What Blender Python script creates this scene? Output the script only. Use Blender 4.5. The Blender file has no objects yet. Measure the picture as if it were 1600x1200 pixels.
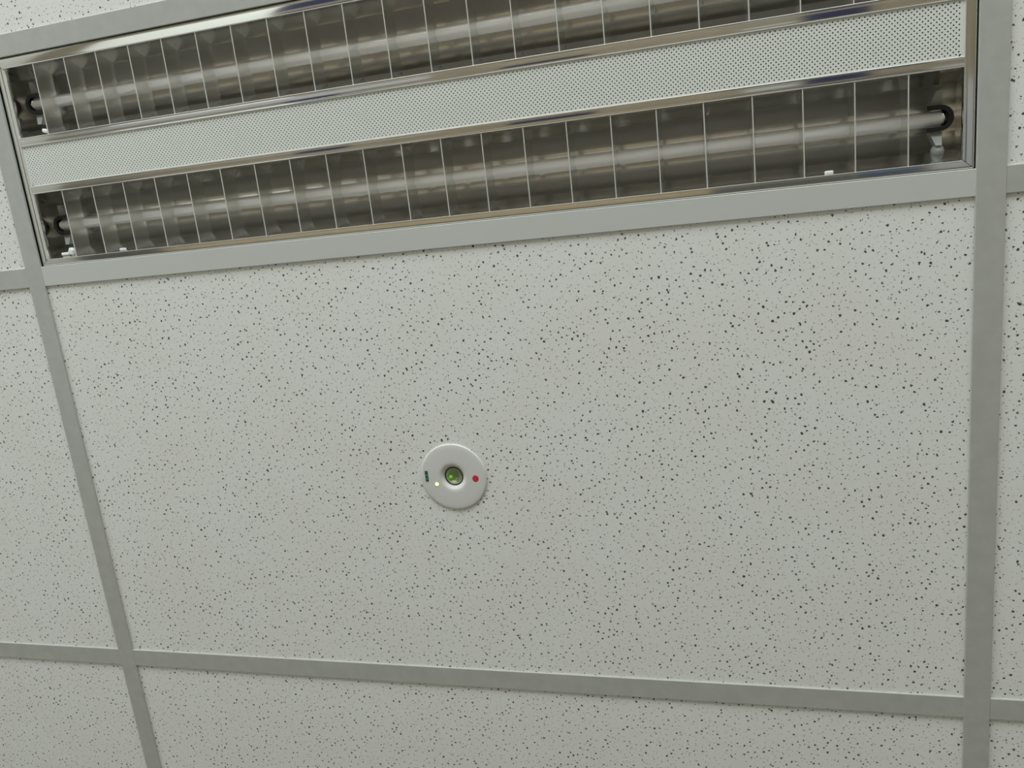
import bpy, bmesh, math, random
from mathutils import Matrix, Vector

S = bpy.context.scene
COL = S.collection
H = 2.6                      # height of the underside of the ceiling grid above the floor
MM = 0.001

# ------------------------------------------------------------------ camera
cam_d = bpy.data.cameras.new('camera')
cam = bpy.data.objects.new('camera', cam_d)
COL.objects.link(cam)
cam_d.sensor_fit = 'HORIZONTAL'
cam_d.sensor_width = 36.0
cam_d.lens = 36.0 * 1235.9 / 1600.0
cam_d.clip_start = 0.02
_r = Vector((0.2388, 0.2685, -0.0774))
_R = Matrix.Rotation(_r.length, 3, _r.normalized())           # rows: right, down, forward
_t = Vector((-0.6743, -0.1526, 1.1169))
_c = -(_R.transposed() @ _t)
_m = Matrix((_R[0], -Vector(_R[1]), -Vector(_R[2]))).transposed().to_4x4()
_m.translation = (_c.x, _c.y, _c.z + H)
cam.matrix_world = _m
S.camera = cam

# ------------------------------------------------------------------ world, light, exposure
S.view_settings.view_transform = 'Standard'
S.view_settings.look = 'None'
S.view_settings.gamma = 1.0
S.view_settings.use_curve_mapping = False
S.view_settings.exposure = 0.0
S.cycles.max_bounces = 8
S.cycles.diffuse_bounces = 4
S.cycles.glossy_bounces = 6

W = bpy.data.worlds.new('overcast_sky')
S.world = W
W.use_nodes = True
_bg = W.node_tree.nodes['Background']
_bg.inputs['Color'].default_value = (0.80, 0.90, 1.0, 1)
_bg.inputs['Strength'].default_value = 1.0


def daylight(name, loc, direction, sx, sy, power, col=(0.95, 1.0, 0.99)):
    d = bpy.data.lights.new(name, 'AREA')
    d.shape = 'RECTANGLE'
    d.size, d.size_y, d.energy, d.color = sx, sy, power, col
    o = bpy.data.objects.new(name, d)
    COL.objects.link(o)
    o.location = loc
    o.rotation_euler = Vector(direction).to_track_quat('-Z', 'Y').to_euler()
    return o


# daylight coming in through the two windows of the room (each lamp fills its own opening)
daylight('window_daylight', (0.50, -2.97, 1.55), (0, 1, 0), 3.8, 1.3, 131)
daylight('window_daylight', (-2.37, -0.60, 1.55), (1, 0, 0), 3.0, 1.3, 12)


# ------------------------------------------------------------------ materials
def mat(name, col, rough=0.5, metal=0.0, spec=0.5, emit=None, estr=1.0, coat=0.0):
    m = bpy.data.materials.new(name)
    m.use_nodes = True
    b = m.node_tree.nodes['Principled BSDF']
    b.inputs['Base Color'].default_value = (*col, 1)
    b.inputs['Roughness'].default_value = rough
    b.inputs['Metallic'].default_value = metal
    b.inputs['Specular IOR Level'].default_value = spec
    b.inputs['Coat Weight'].default_value = coat
    if emit:
        b.inputs['Emission Color'].default_value = (*emit, 1)
        b.inputs['Emission Strength'].default_value = estr
    return m


def nodes_of(m):
    return m.node_tree.nodes, m.node_tree.links, m.node_tree.nodes['Principled BSDF']


def add_grain(m, col_a, col_b, scale, bump=0.0, detail=3.0, lo=0.35, hi=0.65):
    n, l, b = nodes_of(m)
    tc = n.new('ShaderNodeTexCoord')
    no = n.new('ShaderNodeTexNoise')
    no.inputs['Scale'].default_value = scale
    no.inputs['Detail'].default_value = detail
    r = n.new('ShaderNodeValToRGB')
    r.color_ramp.elements[0].position, r.color_ramp.elements[1].position = lo, hi
    r.color_ramp.elements[0].color = (*col_a, 1)
    r.color_ramp.elements[1].color = (*col_b, 1)
    l.new(tc.outputs['Object'], no.inputs['Vector'])
    l.new(no.outputs['Fac'], r.inputs['Fac'])
    l.new(r.outputs['Color'], b.inputs['Base Color'])
    if bump:
        bp = n.new('ShaderNodeBump')
        bp.inputs['Strength'].default_value = bump
        bp.inputs['Distance'].default_value = 0.001
        l.new(no.outputs['Fac'], bp.inputs['Height'])
        l.new(bp.outputs['Normal'], b.inputs['Normal'])


def tile_material():
    """White mineral-fibre board: random needle holes of three sizes, fine grain, faint age stains."""
    m = mat('mineral_fibre', (0.7, 0.7, 0.68), 0.95, spec=0.1)
    n, l, b = nodes_of(m)
    tc = n.new('ShaderNodeTexCoord')
    oi = n.new('ShaderNodeObjectInfo')
    off = n.new('ShaderNodeVectorMath'); off.operation = 'SCALE'
    off.inputs[0].default_value = (17.3, 9.1, 0)
    l.new(oi.outputs['Random'], off.inputs['Scale'])
    add = n.new('ShaderNodeVectorMath'); add.operation = 'ADD'
    l.new(tc.outputs['Object'], add.inputs[0]); l.new(off.outputs[0], add.inputs[1])
    # irregular outlines
    wn = n.new('ShaderNodeTexNoise'); wn.inputs['Scale'].default_value = 420; wn.inputs['Detail'].default_value = 1
    l.new(add.outputs[0], wn.inputs['Vector'])
    ws = n.new('ShaderNodeVectorMath'); ws.operation = 'MULTIPLY_ADD'
    ws.inputs[1].default_value = (0.0030, 0.0030, 0)
    l.new(wn.outputs['Color'], ws.inputs[0]); l.new(add.outputs[0], ws.inputs[2])

    def math_(op, a, bb=None, clamp=False):
        q = n.new('ShaderNodeMath'); q.operation = op; q.use_clamp = clamp
        for i, v in enumerate((a, bb)):
            if v is None: continue
            if isinstance(v, (int, float)): q.inputs[i].default_value = v
            else: l.new(v, q.inputs[i])
        return q.outputs[0]

    def dots(cell, rmin, rmax, keep, soft, shift):
        sh = n.new('ShaderNodeMapping'); sh.inputs['Location'].default_value = (shift, shift * 1.7, 0)
        sh.inputs['Rotation'].default_value = (0, 0, 0.5 + shift)
        l.new(ws.outputs[0], sh.inputs['Vector'])
        v = n.new('ShaderNodeTexVoronoi'); v.voronoi_dimensions = '2D'
        v.inputs['Scale'].default_value = 1 / cell
        l.new(sh.outputs[0], v.inputs['Vector'])
        sep = n.new('ShaderNodeSeparateColor'); l.new(v.outputs['Color'], sep.inputs[0])
        sq = math_('POWER', sep.outputs[0], 1.8)
        rad = math_('ADD', math_('MULTIPLY', sq, (rmax - rmin) / cell), rmin / cell)
        k = math_('LESS_THAN', sep.outputs[1], keep)
        d = math_('DIVIDE', math_('SUBTRACT', rad, v.outputs['Distance']), soft / cell, clamp=True)
        return math_('MULTIPLY', d, k)

    big = dots(0.0078, 0.00058, 0.00160, 0.88, 0.00035, 0.0)
    mid = dots(0.0055, 0.00045, 0.00092, 0.80, 0.00035, 3.31)
    tiny = dots(0.0042, 0.00024, 0.00046, 0.75, 0.00030, 7.77)
    msk = math_('MAXIMUM', big, math_('MAXIMUM', math_('MULTIPLY', mid, 0.62), math_('MULTIPLY', tiny, 0.34)))
    # board colour with faint yellowish ageing
    sn = n.new('ShaderNodeTexNoise'); sn.inputs['Scale'].default_value = 9; sn.inputs['Detail'].default_value = 4
    l.new(add.outputs[0], sn.inputs['Vector'])
    sr = n.new('ShaderNodeValToRGB')
    sr.color_ramp.elements[0].position, sr.color_ramp.elements[1].position = 0.42, 0.72
    sr.color_ramp.elements[0].color = (0.765, 0.775, 0.755, 1)
    sr.color_ramp.elements[1].color = (0.755, 0.757, 0.722, 1)
    l.new(sn.outputs['Fac'], sr.inputs['Fac'])
    mix = n.new('ShaderNodeMix'); mix.data_type = 'RGBA'
    l.new(msk, mix.inputs['Factor']); l.new(sr.outputs['Color'], mix.inputs['A'])
    mix.inputs['B'].default_value = (0.075, 0.08, 0.07, 1)
    l.new(mix.outputs['Result'], b.inputs['Base Color'])
    gn = n.new('ShaderNodeTexNoise'); gn.inputs['Scale'].default_value = 900; gn.inputs['Detail'].default_value = 0
    l.new(add.outputs[0], gn.inputs['Vector'])
    h = math_('MULTIPLY', gn.outputs['Fac'], 0.18)
    bp = n.new('ShaderNodeBump'); bp.inputs['Strength'].default_value = 0.5; bp.inputs['Distance'].default_value = 0.0008
    l.new(h, bp.inputs['Height']); l.new(bp.outputs['Normal'], b.inputs['Normal'])
    return m


M = {}
M['tile'] = tile_material()
M['tee'] = mat('grey_white_grid_paint', (0.50, 0.51, 0.48), 0.42, spec=0.4)
add_grain(M['tee'], (0.405, 0.412, 0.388), (0.445, 0.452, 0.428), 60, lo=0.3, hi=0.7)
M['tee_white'] = mat('white_grid_paint', (0.54, 0.56, 0.535), 0.42, spec=0.4)
M['chrome'] = mat('polished_aluminium', (0.80, 0.79, 0.76), 0.07, 1.0)
M['chrome_edge'] = mat('bright_rolled_edge', (0.60, 0.60, 0.58), 0.5, 1.0)
M['mirror'] = mat('semi_specular_reflector', (0.80, 0.79, 0.755), 0.24, 0.93)
M['side'] = mat('side_mirror_aluminium', (0.74, 0.74, 0.71), 0.18, 1.0)
M['blade'] = mat('louvre_aluminium', (0.86, 0.86, 0.84), 0.22, 1.0)
M['blade_edge'] = mat('louvre_folded_edge', (0.62, 0.62, 0.59), 0.5, 0.3)
M['panel'] = mat('white_perforated_sheet', (0.70, 0.73, 0.69), 0.45, spec=0.4)
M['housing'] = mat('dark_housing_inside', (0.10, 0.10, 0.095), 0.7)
M['steel'] = mat('white_painted_steel', (0.62, 0.63, 0.60), 0.5)
M['tube'] = mat('unlit_tube_phosphor', (0.97, 0.97, 0.96), 0.12, spec=0.7)
M['cap'] = mat('aluminium_lamp_cap', (0.78, 0.76, 0.73), 0.18, 1.0)
M['black'] = mat('black_lampholder_plastic', (0.012, 0.012, 0.012), 0.4)
M['clear'] = mat('milky_holder_plastic', (0.33, 0.35, 0.33), 0.55)
M['clip'] = mat('white_clip_plastic', (0.80, 0.82, 0.80), 0.35)
M['device'] = mat('white_device_plastic', (0.66, 0.66, 0.645), 0.4)
M['rim'] = mat('dark_lens_rim', (0.035, 0.04, 0.03), 0.3)
M['cup'] = mat('olive_lens_cup', (0.46, 0.47, 0.37), 0.3, 0.2)
M['hole'] = mat('dark_pinhole', (0.02, 0.02, 0.02), 0.6)
M['red'] = mat('red_sticker', (0.56, 0.030, 0.050), 0.5)
M['green'] = mat('dark_green_sticker', (0.012, 0.10, 0.060), 0.5)
M['green_print'] = mat('faint_sticker_print', (0.20, 0.42, 0.30), 0.5)
M['led'] = mat('lit_green_indicator', (0.7, 0.9, 0.3), 0.4, emit=(0.80, 1.0, 0.32), estr=1.5)
M['chip'] = mat('green_glow_in_lens', (0.2, 0.8, 0.05), 0.4, emit=(0.20, 0.75, 0.01), estr=0.32)
M['wall'] = mat('wall_paint', (0.62, 0.62, 0.58), 0.8)
add_grain(M['wall'], (0.60, 0.60, 0.56), (0.64, 0.64, 0.60), 6)
M['deck'] = mat('plenum_concrete', (0.2, 0.2, 0.19), 0.9)
M['floor'] = mat('brown_floor', (0.2, 0.16, 0.11), 0.55)
add_grain(M['floor'], (0.185, 0.155, 0.11), (0.235, 0.195, 0.14), 3)
M['navy'] = mat('navy_reflection_patch', (0.016, 0.019, 0.055), 0.9)  # navy for the added floor patches mirrored in the trim
M['wainscot'] = mat('dark_grey_reflection_tone', (0.10, 0.098, 0.095), 0.6)  # dark tone of the added wainscot and floor patches, for trim reflections
M['patch_white'] = mat('white_reflection_patch', (0.80, 0.81, 0.77), 0.9)  # white, pale grey and blue for the same added reflection patches
M['patch_pale'] = mat('pale_grey_reflection_patch', (0.36, 0.36, 0.37), 0.9)
M['patch_blue'] = mat('blue_reflection_patch', (0.065, 0.09, 0.15), 0.9)
M['wood'] = mat('beige_wood', (0.40, 0.29, 0.165), 0.5)
add_grain(M['wood'], (0.33, 0.265, 0.17), (0.39, 0.315, 0.205), 3)

g = bpy.data.materials.new('window_glass')
g.use_nodes = True
_n, _l = g.node_tree.nodes, g.node_tree.links
_n.remove(_n['Principled BSDF'])
_tr, _gl, _mx = _n.new('ShaderNodeBsdfTransparent'), _n.new('ShaderNodeBsdfGlossy'), _n.new('ShaderNodeMixShader')
_gl.inputs['Roughness'].default_value = 0.02
_mx.inputs[0].default_value = 0.06
_l.new(_tr.outputs[0], _mx.inputs[1]); _l.new(_gl.outputs[0], _mx.inputs[2])
_l.new(_mx.outputs[0], _n['Material Output'].inputs['Surface'])
M['glass'] = g

lg = g.copy(); lg.name = 'clear_lens'
lg.node_tree.nodes['Transparent BSDF'].inputs['Color'].default_value = (0.92, 0.96, 0.86, 1)
lg.node_tree.nodes['Mix Shader'].inputs[0].default_value = 0.05
M['lens'] = lg


# ------------------------------------------------------------------ helpers (millimetres, z measured up from the grid's underside)
def empty(name, loc=(0, 0, 0), parent=None):
    o = bpy.data.objects.new(name, None)
    COL.objects.link(o)
    o.empty_display_size = 0.05
    o.location = loc
    o.parent = parent
    return o


def obj(name, verts, faces, m, parent=None, smooth=False, mats=None, fmat=None, scale=MM, loc=None):
    me = bpy.data.meshes.new(name)
    me.from_pydata([(v[0] * scale, v[1] * scale, v[2] * scale) for v in verts], [], faces)
    for q in (mats or [m]):
        me.materials.append(q)
    if fmat:
        me.polygons.foreach_set('material_index', fmat)
    bm = bmesh.new(); bm.from_mesh(me)
    bmesh.ops.recalc_face_normals(bm, faces=bm.faces)
    bm.to_mesh(me); bm.free()
    if smooth:
        me.polygons.foreach_set('use_smooth', [True] * len(me.polygons))
    o = bpy.data.objects.new(name, me)
    COL.objects.link(o)
    o.parent = parent
    if loc: o.location = loc
    return o


def instance(src, parent=None, loc=(0, 0, 0)):
    o = src.copy()
    COL.objects.link(o)
    o.parent = parent
    o.location = loc
    return o


def box(x0, x1, y0, y1, z0, z1, V=None, F=None):
    V = [] if V is None else V
    F = [] if F is None else F
    k = len(V)
    V += [(x0, y0, z0), (x1, y0, z0), (x1, y1, z0), (x0, y1, z0), (x0, y0, z1), (x1, y0, z1), (x1, y1, z1), (x0, y1, z1)]
    F += [tuple(k + i for i in f) for f in ((0, 3, 2, 1), (4, 5, 6, 7), (0, 1, 5, 4), (1, 2, 6, 5), (2, 3, 7, 6), (3, 0, 4, 7))]
    return V, F


def lathe(profile, seg=48, cx=0, cy=0, cap_end=False):
    """profile: list of (radius, z) spun about the vertical axis."""
    V, F = [], []
    for r, z in profile:
        for i in range(seg):
            a = 2 * math.pi * i / seg
            V.append((cx + r * math.cos(a), cy + r * math.sin(a), z))
    for j in range(len(profile) - 1):
        for i in range(seg):
            i2 = (i + 1) % seg
            F.append((j * seg + i, j * seg + i2, (j + 1) * seg + i2, (j + 1) * seg + i))
    if cap_end:
        F.append(tuple((len(profile) - 1) * seg + i for i in range(seg)))
    return V, F


def tube_x(x0, x1, r, cy, cz, seg=28, rings=None):
    """round bar along x; rings: list of (x, radius) for shaped ends."""
    rings = rings or [(x0, r), (x1, r)]
    V, F = [], []
    for x, rr in rings:
        for i in range(seg):
            a = 2 * math.pi * i / seg
            V.append((x, cy + rr * math.cos(a), cz + rr * math.sin(a)))
    for j in range(len(rings) - 1):
        for i in range(seg):
            i2 = (i + 1) % seg
            F.append((j * seg + i, j * seg + i2, (j + 1) * seg + i2, (j + 1) * seg + i))
    F.append(tuple(range(seg)))
    F.append(tuple((len(rings) - 1) * seg + i for i in range(seg)))
    return V, F


def structure(o):
    o['kind'] = 'structure'
    return o


# ------------------------------------------------------------------ the room
X0, X1, Y0, Y1 = -2400, 3600, -3000, 3000
floor = structure(obj('floor', *box(X0 - 150, X1 + 150, Y0 - 150, Y1 + 150, -100, 0), M['floor']))
TOP = 2900


def wall_with_opening(name, axis, at, thick, a0, a1, opening=None):
    V, F = [], []
    lo, hi = sorted((at, at + thick))

    def piece(p0, p1, z0, z1):
        if axis == 'x': box(p0, p1, lo, hi, z0, z1, V, F)
        else: box(lo, hi, p0, p1, z0, z1, V, F)
    if opening:
        o0, o1, z0, z1 = opening
        piece(a0, o0, 0, TOP); piece(o1, a1, 0, TOP); piece(o0, o1, 0, z0); piece(o0, o1, z1, TOP)
    else:
        piece(a0, a1, 0, TOP)
    return structure(obj(name, V, F, M['wall']))


wall_with_opening('wall_back', 'x', Y0, -120, X0 - 120, X1 + 120, (-1400, 2400, 900, 2200))
wall_with_opening('wall_front', 'x', Y1, 120, X0 - 120, X1 + 120)
wall_with_opening('wall_left', 'y', X0, -120, Y0, Y1, (-2100, 900, 900, 2200))
wall_with_opening('wall_right', 'y', X1, 120, Y0, Y1)


def window(name, axis, at, a0, a1, z0, z1, mull):
    root = structure(empty(name))
    d0, d1 = at - 90, at - 40

    def bar(nm, p0, p1, q0, q1, e0=d0, e1=d1, m=M['steel']):
        if axis == 'x': v = box(p0, p1, e0, e1, q0, q1)
        else: v = box(e0, e1, p0, p1, q0, q1)
        return obj(nm, *v, m, root)
    bar('window_frame', a0, a1, z0, z0 + 50); bar('window_frame', a0, a1, z1 - 50, z1)
    bar('window_frame', a0, a0 + 50, z0 + 50, z1 - 50); bar('window_frame', a1 - 50, a1, z0 + 50, z1 - 50)
    xs = [a0 + 50] + [a0 + (a1 - a0) * i / mull for i in range(1, mull)] + [a1 - 50]
    for x in xs[1:-1]:
        bar('mullion', x - 20, x + 20, z0 + 50, z1 - 50)
    for i in range(mull):
        bar('pane', xs[i] + (20 if i else 0), xs[i + 1] - (20 if i < mull - 1 else 0), z0 + 50, z1 - 50, at - 68, at - 62, M['glass'])


window('window_1', 'x', Y0, -1400, 2400, 900, 2200, 3)
window('window_2', 'y', X0, -2100, 900, 900, 2200, 3)

# unseen wooden double door and dark far-wall wainscot, added to colour trim reflections
door = structure(empty('added_door_1', (-0.15, Y1 * MM, 0)))
for sx in (-1, 1):
    x0, x1 = sorted((sx * 4, sx * 1040))
    lf = obj('door_leaf', *box(x0, x1, -45, -5, 8, 2080), M['wood'], door)
    hx = sx * 70
    obj('door_handle', *box(hx - 10, hx + 10, -95, -45, 1000, 1120), M['cap'], lf)
for x0, x1, z0, z1 in ((-1110, -1045, 0, 2150), (1045, 1110, 0, 2150), (-1045, 1045, 2085, 2150)):
    obj('door_frame', *box(x0, x1, -55, -1, z0, z1), M['wood'], door)
structure(obj('added_wainscot_1', *box(970, X1 - 2, Y1 - 16, Y1 - 1, 0, 1300), M['wainscot']))
structure(obj('added_wainscot_2', *box(X0 + 2, -1270, Y1 - 16, Y1 - 1, 0, 1300), M['wainscot']))
for x0, x1, y0, y1, m in (  # added colour patches, standing in for unseen furniture mirrored in the trim
        (-2050, -1010, -1350, -760, 'patch_white'), (-1000, -600, -1300, -900, 'navy'),
        (-1010, -740, -520, -330, 'navy'), (40, 420, -500, -310, 'navy'), (1260, 1500, -720, -280, 'navy'), (1030, 1240, -500, -280, 'patch_pale'),
        (-2380, -1860, -200, 420, 'wainscot'), (-1850, 880, -170, 420, 'wood'), (890, 1430, -170, 420, 'wainscot'), (1450, 1690, -170, 420, 'patch_blue'),
        (1720, 2300, -300, 420, 'patch_pale'), (-2380, -300, -755, -530, 'patch_pale')):
    obj('reflection_patch', *box(x0, x1, y0, y1, 0, 6), M[m], floor)

# ------------------------------------------------------------------ suspended ceiling: deck above, grid of tees, lay-in boards
ceiling = structure(obj('ceiling', *box(X0 - 120, X1 + 120, Y0 - 120, Y1 + 120, 240, 300), M['deck'], loc=(0, 0, H)))
TH = 2.8            # drop of the tee flange below the face of the boards
HW = 13.7           # half width of the flange


def tee_mesh(length, along):
    """inverted tee: folded flange with small eased edges and an upright web."""
    sec = [(-HW, TH), (-HW, 0.5), (-HW + 0.5, 0), (HW - 0.5, 0), (HW, 0.5), (HW, TH), (0.9, TH), (0.9, 34), (-0.9, 34), (-0.9, TH)]
    n = len(sec)
    V = [((e, s, z) if along == 'x' else (s, e, z)) for e in (0, length) for s, z in sec]
    F = [(i, (i + 1) % n, n + (i + 1) % n, n + i) for i in range(n)]
    F += [tuple(range(n)), tuple(range(n, 2 * n))]
    return V, F


ROWS = [-3000, -2400, -1800, -1200, -600, 2.2, 604, 1206, 1806, 2406, 3000]
COLS = [-2400, -1200, 0, 1200, 2400, 3600]

run0 = None
for x in COLS[1:-1]:
    if run0 is None:
        run0 = obj('main_runner', *tee_mesh(Y1 - Y0, 'y'), M['tee'], ceiling, loc=(x * MM, Y0 * MM, 0))
    else:
        instance(run0, ceiling, (x * MM, Y0 * MM, 0))
cross0 = None
for c in range(len(COLS) - 1):
    ys = list(ROWS[1:-1]) + ([-300] if COLS[c] == 0 else [])
    for y in ys:
        a = COLS[c] + HW
        if cross0 is None:
            cross0 = obj('cross_tee', *tee_mesh(1200 - 2 * HW, 'x'), M['tee'], ceiling, loc=(a * MM, y * MM, 0.0004))
        else:
            q = instance(cross0, ceiling, (a * MM, y * MM, 0.0004))
            if COLS[c] == 0 and y == 2.2:          # the newer, whiter tee along the luminaire
                q.data = cross0.data.copy(); q.data.materials[0] = M['tee_white']


def board(y_len):
    V, F = [], []
    bm = bmesh.new()
    v, f = box(0, 1196, 0, y_len, 0, 15)
    bv = [bm.verts.new(p) for p in v]
    for q in f: bm.faces.new([bv[i] for i in q])
    bmesh.ops.bevel(bm, geom=[e for e in bm.edges if all(w.co.z < 1 for w in e.verts)], offset=1.2, segments=2, affect='EDGES', profile=0.5)
    bm.verts.index_update()
    V = [tuple(w.co) for w in bm.verts]
    F = [tuple(w.index for w in q.verts) for q in bm.faces]
    bm.free()
    return V, F


boards = {}
for c in range(len(COLS) - 1):
    rows = list(ROWS)
    if COLS[c] == 0: rows = sorted(rows + [-300])
    for y0, y1 in zip(rows[:-1], rows[1:]):
        if COLS[c] == 0 and y0 == -300: continue        # the luminaire's bay
        ln = round(y1 - y0 - 3.5, 1)
        loc = ((COLS[c] + 2) * MM, (y0 + 1.75) * MM, TH * MM)
        if ln not in boards:
            boards[ln] = obj('ceiling_tile', *board(ln), M['tile'], ceiling, loc=loc)
        else:
            instance(boards[ln], ceiling, loc)

# the cut-out for the emergency light in its board
ex, ey = 587.6, 309.2
for o in list(ceiling.children):
    if o.name.startswith('ceiling_tile') and abs(o.location.x - 0.002) < 1e-4 and 0 < o.location.y < 0.1:
        V, F = lathe([(16, -20), (16, 40)], 32, ex - o.location.x / MM, ey - o.location.y / MM, True)
        F.append(tuple(range(32)))
        cut = obj('cutter', V, F, M['tile'])
        o.data = o.data.copy()
        md = o.modifiers.new('hole', 'BOOLEAN'); md.operation = 'DIFFERENCE'; md.object = cut; md.solver = 'EXACT'
        cut.parent = ceiling; cut.location = o.location
        bpy.context.view_layer.update()
        me = bpy.data.meshes.new_from_object(o.evaluated_get(bpy.context.evaluated_depsgraph_get()))
        o.modifiers.clear(); o.data = me
        bpy.data.objects.remove(cut)

# ------------------------------------------------------------------ recessed louvre luminaire
ZT = 4.0                                     # level of the bright trim
LX0, LX1 = 13.9, 1186.1                      # visible opening between the runners
LY0, LY1 = -286.3, -11.5                     # between the cross tees
IX0, IX1 = 25.0, 1175.0                      # inside of the trim
LOUV = [(-109.6, -20.6), (-272.6, -183.6)]   # the two louvre openings (y range)
PANEL = (-172.2, -119.6)
light = empty('ceiling_light', (0, 0, H))
light['label'] = 'unlit recessed twin-tube fluorescent light with mirror louvres and white perforated centre strip'
light['category'] = 'ceiling light'

# housing: steel tray resting on the tees
V, F = [], []
hx0, hx1, hy0, hy1 = 2.5, 1197.5, -297.5, -0.6
box(hx0, hx1, hy0, hy1, 88, 89.5, V, F)
box(hx0, hx0 + 1.2, hy0, hy1, 4.6, 88, V, F); box(hx1 - 1.2, hx1, hy0, hy1, 4.6, 88, V, F)
box(hx0, hx1, hy0, hy0 + 1.2, 4.6, 88, V, F); box(hx0, hx1, hy1 - 1.2, hy1, 4.6, 88, V, F)
obj('housing', V, F, M['housing'], light)

PROF = [(0.00, 6.0), (0.00, 0.95), (0.06, 0.62), (0.20, 0.44), (0.40, 0.34), (0.60, 0.31), (0.78, 0.36), (0.90, 0.45), (0.925, 0.40),
        (0.965, 0.25), (1.0, 0.55), (1.0, 9.0)]
EDGE_FROM = 8


def trim(name, oa, ob, ia, ib, parent, both=False):
    """mitred bar of polished trim from its outer edge (oa-ob) to its inner edge (ia-ib)."""
    prof = PROF
    edge = [i for i in range(len(prof) - 1) if i in (EDGE_FROM, EDGE_FROM + 1)]
    if both:      # free edge on both sides
        prof = [(0.0, 7.0), (0.0, 0.55), (0.04, 0.25), (0.08, 0.45), (0.10, 0.50), (0.25, 0.42), (0.45, 0.38), (0.60, 0.38), (0.78, 0.42), (0.90, 0.50), (0.925, 0.42),
                (0.965, 0.25), (1.0, 0.55), (1.0, 9.0)]
        edge = [1, 2, 3, 10, 11]
    n = len(prof)
    V = []
    for o_, i_ in ((oa, ia), (ob, ib)):
        for t, z in prof:
            V.append((o_[0] + (i_[0] - o_[0]) * t, o_[1] + (i_[1] - o_[1]) * t, ZT + z - 0.6))
    F = [(i, i + 1, n + i + 1, n + i) for i in range(n - 1)]
    fm = [1 if i in edge else 0 for i in range(n - 1)]
    o = obj(name, V, F, None, parent, True, [M['chrome'], M['chrome_edge']], fm)
    return o


A, B, C_, D = (LX0, LY1), (LX1, LY1), (LX1, LY0), (LX0, LY0)
a, b, c, d = (IX0, -20.6), (IX1, -20.6), (IX1, -272.6), (IX0, -272.6)
gp = 0.35
trim('frame_trim', (A[0] + gp, A[1]), (B[0] - gp, B[1]), (a[0] + gp, a[1]), (b[0] - gp, b[1]), light)
trim('frame_trim', (B[0], B[1] - gp), (C_[0], C_[1] + gp), (b[0], b[1] - gp), (c[0], c[1] + gp), light)
trim('frame_trim', (C_[0] - gp, C_[1]), (D[0] + gp, D[1]), (c[0] - gp, c[1]), (d[0] + gp, d[1]), light)
trim('frame_trim', (D[0], D[1] + gp), (A[0], A[1] - gp), (d[0], d[1] + gp), (a[0], a[1] - gp), light)
trim('centre_trim', (IX0, PANEL[1]), (IX1, PANEL[1]), (IX0, LOUV[0][0]), (IX1, LOUV[0][0]), light, True)
trim('centre_trim', (IX0, PANEL[0]), (IX1, PANEL[0]), (IX0, LOUV[1][1]), (IX1, LOUV[1][1]), light, True)


def perforated():
    """sheet with real holes: diamond cells of 5 mm, each with an eight-sided hole."""
    V, F, idx = [], [], {}
    z = ZT + 1.0

    def vert(x, y, zz=z):
        k = (round(x, 3), round(y, 3), round(zz, 3))
        if k not in idx:
            idx[k] = len(V); V.append((x, y, zz))
        return idx[k]
    px0, px1 = IX0 + 2.5, IX1 - 2.5
    nx = int(round((px1 - px0) / 2.5)) - 2          # columns of centres
    ny = 20
    yc0 = (PANEL[0] + PANEL[1]) / 2 - (ny - 1) * 1.25
    xc0 = px0 + 2.5
    r = 0.80
    for j in range(ny):
        for i in range(nx + 1):
            if (i + j) % 2: continue
            cx, cy = xc0 + i * 2.5, yc0 + j * 2.5
            ring = []
            for q in range(8):
                ang = q * math.pi / 4
                dd = 2.5 if q % 2 == 0 else 2.5 / math.sqrt(2)
                ring.append((cx + dd * math.cos(ang), cy + dd * math.sin(ang), cx + r * math.cos(ang), cy + r * math.sin(ang)))
            for q in range(8):
                e, w = ring[q], ring[(q + 1) % 8]
                F.append((vert(e[0], e[1]), vert(w[0], w[1]), vert(w[2], w[3]), vert(e[2], e[3])))
                F.append((vert(e[2], e[3]), vert(w[2], w[3]), vert(w[2], w[3], z + 0.7), vert(e[2], e[3], z + 0.7)))
    yt, yb = yc0 + (ny - 1) * 2.5, yc0
    i = 0
    while i <= nx:        # close the saw-tooth rims
        for j, yy, s in ((0, yb, -1), (ny - 1, yt, 1)):
            if (i + j) % 2 == 1:
                x = xc0 + i * 2.5
                xa, xb = max(x - 2.5, xc0), min(x + 2.5, xc0 + nx * 2.5)
                F.append((vert(x, yy), vert(xb, yy + 2.5 * s), vert(xa, yy + 2.5 * s)))
        i += 1
    for j in range(ny):
        for i, s in ((0, -1), (nx, 1)):
            if (i + j) % 2 == 1:
                x, y = xc0 + i * 2.5, yc0 + j * 2.5
                F.append((vert(x, y), vert(x + 2.5 * s, max(y - 2.5, yb)), vert(x + 2.5 * s, min(y + 2.5, yt))))
    xl, xr = xc0 - 2.5, xc0 + nx * 2.5 + 2.5
    for q in ((IX0, xl, PANEL[0], PANEL[1]), (xr, IX1, PANEL[0], PANEL[1]), (xl, xr, PANEL[0], yb - 2.5), (xl, xr, yt + 2.5, PANEL[1])):
        k = len(V)
        V.extend([(q[0], q[2], z), (q[1], q[2], z), (q[1], q[3], z), (q[0], q[3], z)])
        F.append((k, k + 1, k + 2, k + 3))
    for cx0, s in ((xc0, -1), (xc0 + nx * 2.5, 1)):      # little corner pieces
        for yy, t in ((yb, -1), (yt, 1)):
            k = len(V)
            V.extend([(cx0, yy + 2.5 * t, z), (cx0 + 2.5 * s, yy + 2.5 * t, z), (cx0 + 2.5 * s, yy, z)])
            F.append((k, k + 1, k + 2))
    return V, F


pp = obj('perforated_panel', *perforated(), M['panel'], light)
pp['label'] = 'white perforated metal strip'
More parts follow.
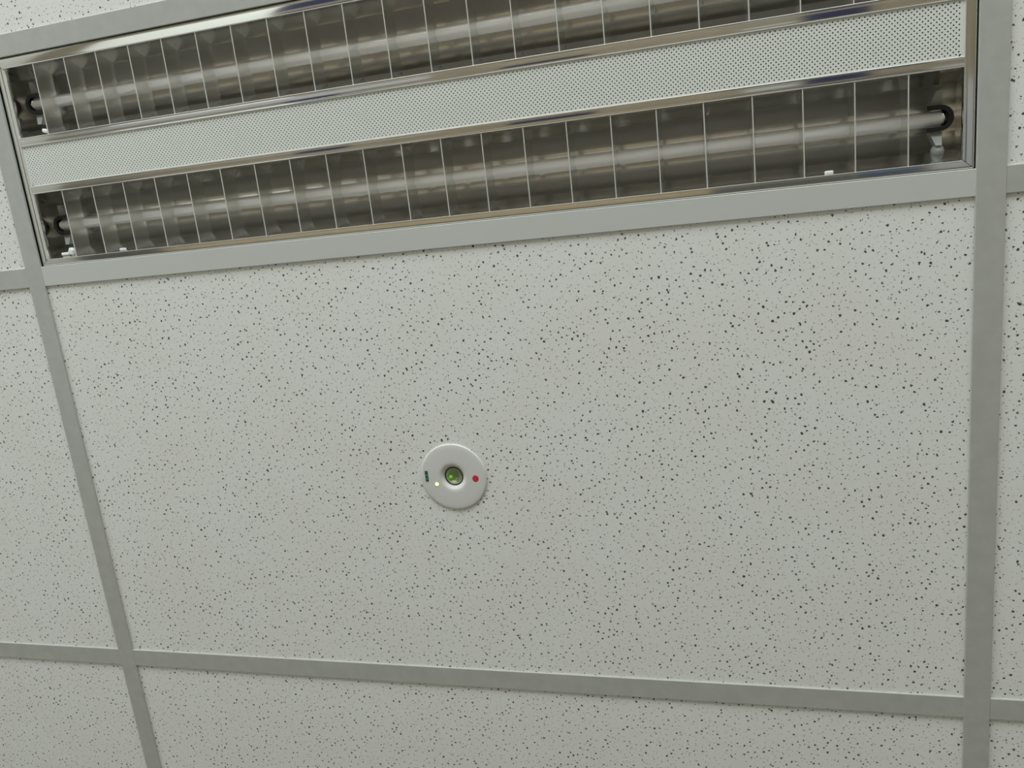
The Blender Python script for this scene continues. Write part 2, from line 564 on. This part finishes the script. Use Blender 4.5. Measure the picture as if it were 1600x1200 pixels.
# the dark chamber behind the holes
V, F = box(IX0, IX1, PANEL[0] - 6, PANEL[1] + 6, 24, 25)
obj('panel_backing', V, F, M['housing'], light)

# louvre blade: folded, parabolic, thin lower edge
bw = LOUV[0][1] - LOUV[0][0]
bprof = [(0.55, 0.0), (0.62, 0.5), (0.75, 3), (1.05, 9), (1.6, 15), (2.4, 21), (3.3, 25.6), (3.3, 26)]
V, F, fm = [], [], []
ring = [(-x, z) for x, z in bprof[::-1]] + [(x, z) for x, z in bprof]
for y in (0, bw):
    V += [(x, y, z) for x, z in ring]
n = len(ring)
for i in range(n):
    F.append((i, (i + 1) % n, n + (i + 1) % n, n + i))
    zz = max(ring[i][1], ring[(i + 1) % n][1])
    fm.append(1 if zz <= 0.6 else 0)
F += [tuple(range(n)), tuple(range(n, 2 * n))]; fm += [0, 0]
blade0 = obj('louvre_blade', V, F, None, light, False, [M['blade'], M['blade_edge']], fm, loc=(75 * MM, LOUV[0][0] * MM, (ZT + 0.2) * MM))
for L in LOUV:
    for k in range(22):
        if L is LOUV[0] and k == 0: continue
        instance(blade0, light, ((75 + 50 * k) * MM, L[0] * MM, (ZT + 0.2) * MM))


def smooth_strip(name, prof, x0, x1, m, parent):
    n = len(prof)
    V = [(x, y, z) for x in (x0, x1) for y, z in prof]
    F = [(i, i + 1, n + i + 1, n + i) for i in range(n - 1)]
    return obj(name, V, F, m, parent, True)


tube_z, tube_r = 34.0, 8.0
for L in LOUV:
    yc = (L[0] + L[1]) / 2
    # side mirrors of the louvre, leaning in towards the tube
    for s in (-1, 1):
        prof = []
        for i in range(9):
            t = i / 8
            prof.append((yc + s * (44.5 - 11.5 * t ** 1.25), ZT + 0.6 + 27 * t))
        smooth_strip('side_mirror', prof, IX0, IX1, M['side'], light)
    # upper reflector tray above the tube
    prof = []
    for i in range(25):
        u = -1 + 2 * i / 24
        prof.append((yc + 43 * u, 60 - 24 * abs(u) ** 2.4 - 5 * math.exp(-(u * 5) ** 2)))
    smooth_strip('reflector', prof, IX0 - 8, IX1 + 8, M['mirror'], light)
    # sloping end mirrors
    for xe, s in ((IX0, 1), (IX1, -1)):
        V = [(xe, L[0], ZT + 1), (xe, L[1], ZT + 1), (xe - 6 * s, yc + 40, 62), (xe - 6 * s, yc - 40, 62)]
        V += [(p[0] - 1.0 * s, p[1], p[2]) for p in V]
        obj('end_mirror', V, [(0, 1, 2, 3), (7, 6, 5, 4), (0, 4, 5, 1), (1, 5, 6, 2), (2, 6, 7, 3), (3, 7, 4, 0)], M['side'], light)
    # the tube with its two metal caps
    t = obj('fluorescent_tube', *tube_x(38.5, 1161.5, tube_r, yc, tube_z), M['tube'], light, True)
    for e0, s in ((38.5, -1), (1161.5, 1)):
        rings = [(e0 - 0.5 * s, tube_r + 0.25), (e0 + 1.5 * s, tube_r + 0.25), (e0 + 2.0 * s, tube_r - 0.7), (e0 + 7.5 * s, tube_r - 0.7), (e0 + 8.5 * s, tube_r - 2)]
        obj('end_cap', *tube_x(0, 0, 0, yc, tube_z, 28, rings), M['cap'], t, True)
    # lampholders: black horseshoe collar round the tube end, pale plastic lugs either side
    for e0, s in ((41.5, -1), (1158.5, 1)):
        V, F = [], []
        path = [(-s * 12.0, -10.8)] + [(s * 10.8 * math.cos(q), 10.8 * math.sin(q)) for q in [math.radians(-90 + 180 * i / 16) for i in range(17)]] + [(-s * 12.0, 10.8)]
        n = len(path)
        for i, (px, py) in enumerate(path):
            pa, pb = path[max(i - 1, 0)], path[min(i + 1, n - 1)]
            dx, dy = pb[0] - pa[0], pb[1] - pa[1]
            ll = math.hypot(dx, dy)
            nx_, ny_ = dy / ll, -dx / ll
            hw = 2.3
            for w, zz in ((-hw, tube_z - 9), (hw, tube_z - 9), (hw, tube_z - 3), (-hw, tube_z - 3)):
                V.append((e0 + px + nx_ * w, yc + py + ny_ * w, zz))
        for i in range(n - 1):
            for k in range(4):
                F.append((4 * i + k, 4 * i + (k + 1) % 4, 4 * (i + 1) + (k + 1) % 4, 4 * (i + 1) + k))
        F += [(0, 1, 2, 3), tuple(4 * (n - 1) + k for k in range(4))]
        lh = obj('lampholder', V, F, M['black'], light)
        for q in (-1, 1):
            x0, x1 = sorted((e0 - s * 9, e0 + s * 3))
            yy = [yc + q * 13.4, yc + q * 27]
            V = [(x0, yy[0], tube_z - 5), (x1, yy[0], tube_z - 5), (x1 - 1.5, yy[1], tube_z - 11), (x0 + 5, yy[1], tube_z - 11),
                 (x0, yy[0], tube_z + 9), (x1, yy[0], tube_z + 9), (x1 - 1.5, yy[1], tube_z + 6), (x0 + 5, yy[1], tube_z + 6)]
            obj('holder_lug', V, [(0, 3, 2, 1), (4, 5, 6, 7), (0, 1, 5, 4), (1, 2, 6, 5), (2, 3, 7, 6), (3, 0, 4, 7)], M['clear'], lh)


def wedge_clip(x, y, z, sx, sy, sz, m=M['clip'], name='louvre_clip', tilt=0.0):
    """little moulded snap clip: rounded block with a step."""
    bm = bmesh.new()
    v, f = box(-sx / 2, sx / 2, -sy / 2, sy / 2, 0, sz)
    bv = [bm.verts.new(p) for p in v]
    for q in f: bm.faces.new([bv[i] for i in q])
    bmesh.ops.bevel(bm, geom=list(bm.edges), offset=min(sx, sy, sz) * 0.28, segments=2, affect='EDGES', profile=0.5)
    bm.verts.index_update()
    ct, st = math.cos(tilt), math.sin(tilt)
    V = [(x + w.co.x * ct - w.co.y * st, y + w.co.x * st + w.co.y * ct, z + w.co.z) for w in bm.verts]
    F = [tuple(w.index for w in q.verts) for q in bm.faces]
    bm.free()
    return obj(name, V, F, m, light)


wedge_clip(62.0, -28.0, 9, 9, 9, 8, tilt=0.5)
wedge_clip(50.5, -25.5, 11, 14, 4, 5)
wedge_clip(66.0, -189.0, 8, 9, 5, 6, tilt=0.3)
wedge_clip(150.5, -23.2, 5.2, 8.0, 3.6, 5)
wedge_clip(1049.5, -22.8, 5.2, 8.5, 4.0, 5)


def blob(name, x, y, z, r, m):
    V, F = [], []
    prof = [(0.01, -r), (r * .5, -r * .86), (r * .86, -r * .5), (r, 0), (r * .9, r * .8), (r * .7, r * 1.4)]
    V, F = lathe(prof, 20, x, y)
    V = [(p[0], p[1], p[2] + z) for p in V]
    return obj(name, V, F, m, light, True)


blob('holder_knob', 1157.5, -33.0, 30, 6.5, M['clear'])

# ------------------------------------------------------------------ round emergency downlight on the board
em = empty('emergency_light', (ex * MM, ey * MM, H + TH * MM))
em['label'] = 'small round white emergency downlight with olive-green lens, red dot and lit indicator'
em['category'] = 'emergency light'
lx, ly = -0.7, -0.6
prof = [(44.9, 0.0), (44.9, -1.0), (44.6, -1.6), (44.0, -1.95), (42.5, -2.2), (38, -2.4), (30, -2.5), (22, -2.55), (18.2, -2.5), (17.2, -2.2),
        (15.4, -0.9), (13.4, 1.0), (12.6, 1.5), (12.5, 8.0)]
V, F = lathe(prof, 96)
V = [(x + lx * max(0, (30 - math.hypot(x, y)) / 30), y + ly * max(0, (30 - math.hypot(x, y)) / 30), z) for x, y, z in V]
obj('bezel', V, F, M['device'], em, True)
obj('lens_rim', *lathe([(12.7, 2.2), (12.4, 1.0), (11.9, 0.7), (11.2, 1.0), (11.0, 4.0)], 48, lx * .6, ly * .6), M['rim'], em, True)
obj('lens_cup', *lathe([(11.1, 2.0), (10.0, 4.6), (7.0, 6.9), (3.0, 8.0), (0.05, 8.2)], 36, lx * .6, ly * .6), M['cup'], em, True)
lens = obj('lens', *lathe([(11.0, 1.6), (9.6, 0.6), (7.0, -0.4), (4.0, -1.0), (0.05, -1.2)], 40, lx * .6, ly * .6), M['lens'], em, True)
chip = obj('glow_chip', *lathe([(0.05, 2.4), (1.3, 2.6), (2.2, 3.4), (2.4, 5.2), (0.05, 5.6)], 16, lx - 5.4, ly + 2.6), M['chip'], em, True)
chip2 = obj('glow_chip', *lathe([(0.05, 2.4), (0.8, 2.6), (1.2, 3.2), (1.2, 5.2), (0.05, 5.6)], 14, lx + 2.8, ly + 5.4), M['cup'], em, True)
zs = -2.45


def sticker_round(name, x, y, r, z, m, dome=0.25):
    V, F = lathe([(r, z + 0.3), (r, z - dome * 0.4), (r * .93, z - dome * .8), (r * .6, z - dome), (0.02, z - dome)], 28, x, y)
    return obj(name, V, F, m, em, True)


s = sticker_round('red_dot', 29.5, 2.3, 5.0, zs + 0.15, M['red']); s['label'] = 'red round sticker'
s = sticker_round('indicator', -23.9, 9.2, 2.3, zs, M['led'], 0.9); s['label'] = 'lit yellow-green indicator'
s = sticker_round('test_hole', -22.6, -11.1, 2.0, zs + 0.05, M['hole'], 0.1); s['label'] = 'small dark pinhole'
V, F = box(-2.1, 2.1, -7.3, 7.3, -0.25, 0.2)
st = obj('green_sticker', V, F, M['green'], em, loc=(-36.8 * MM, -1.8 * MM, (zs + 0.05) * MM))
st.rotation_euler = (0, 0, 0)
st['label'] = 'dark green narrow sticker'
for yy, w in ((-1.6, 1.2), (3.6, 0.9)):
    obj('sticker_print', *box(-1.0, 1.0, yy - w / 2, yy + w / 2, -0.30, -0.24), M['green_print'], st)
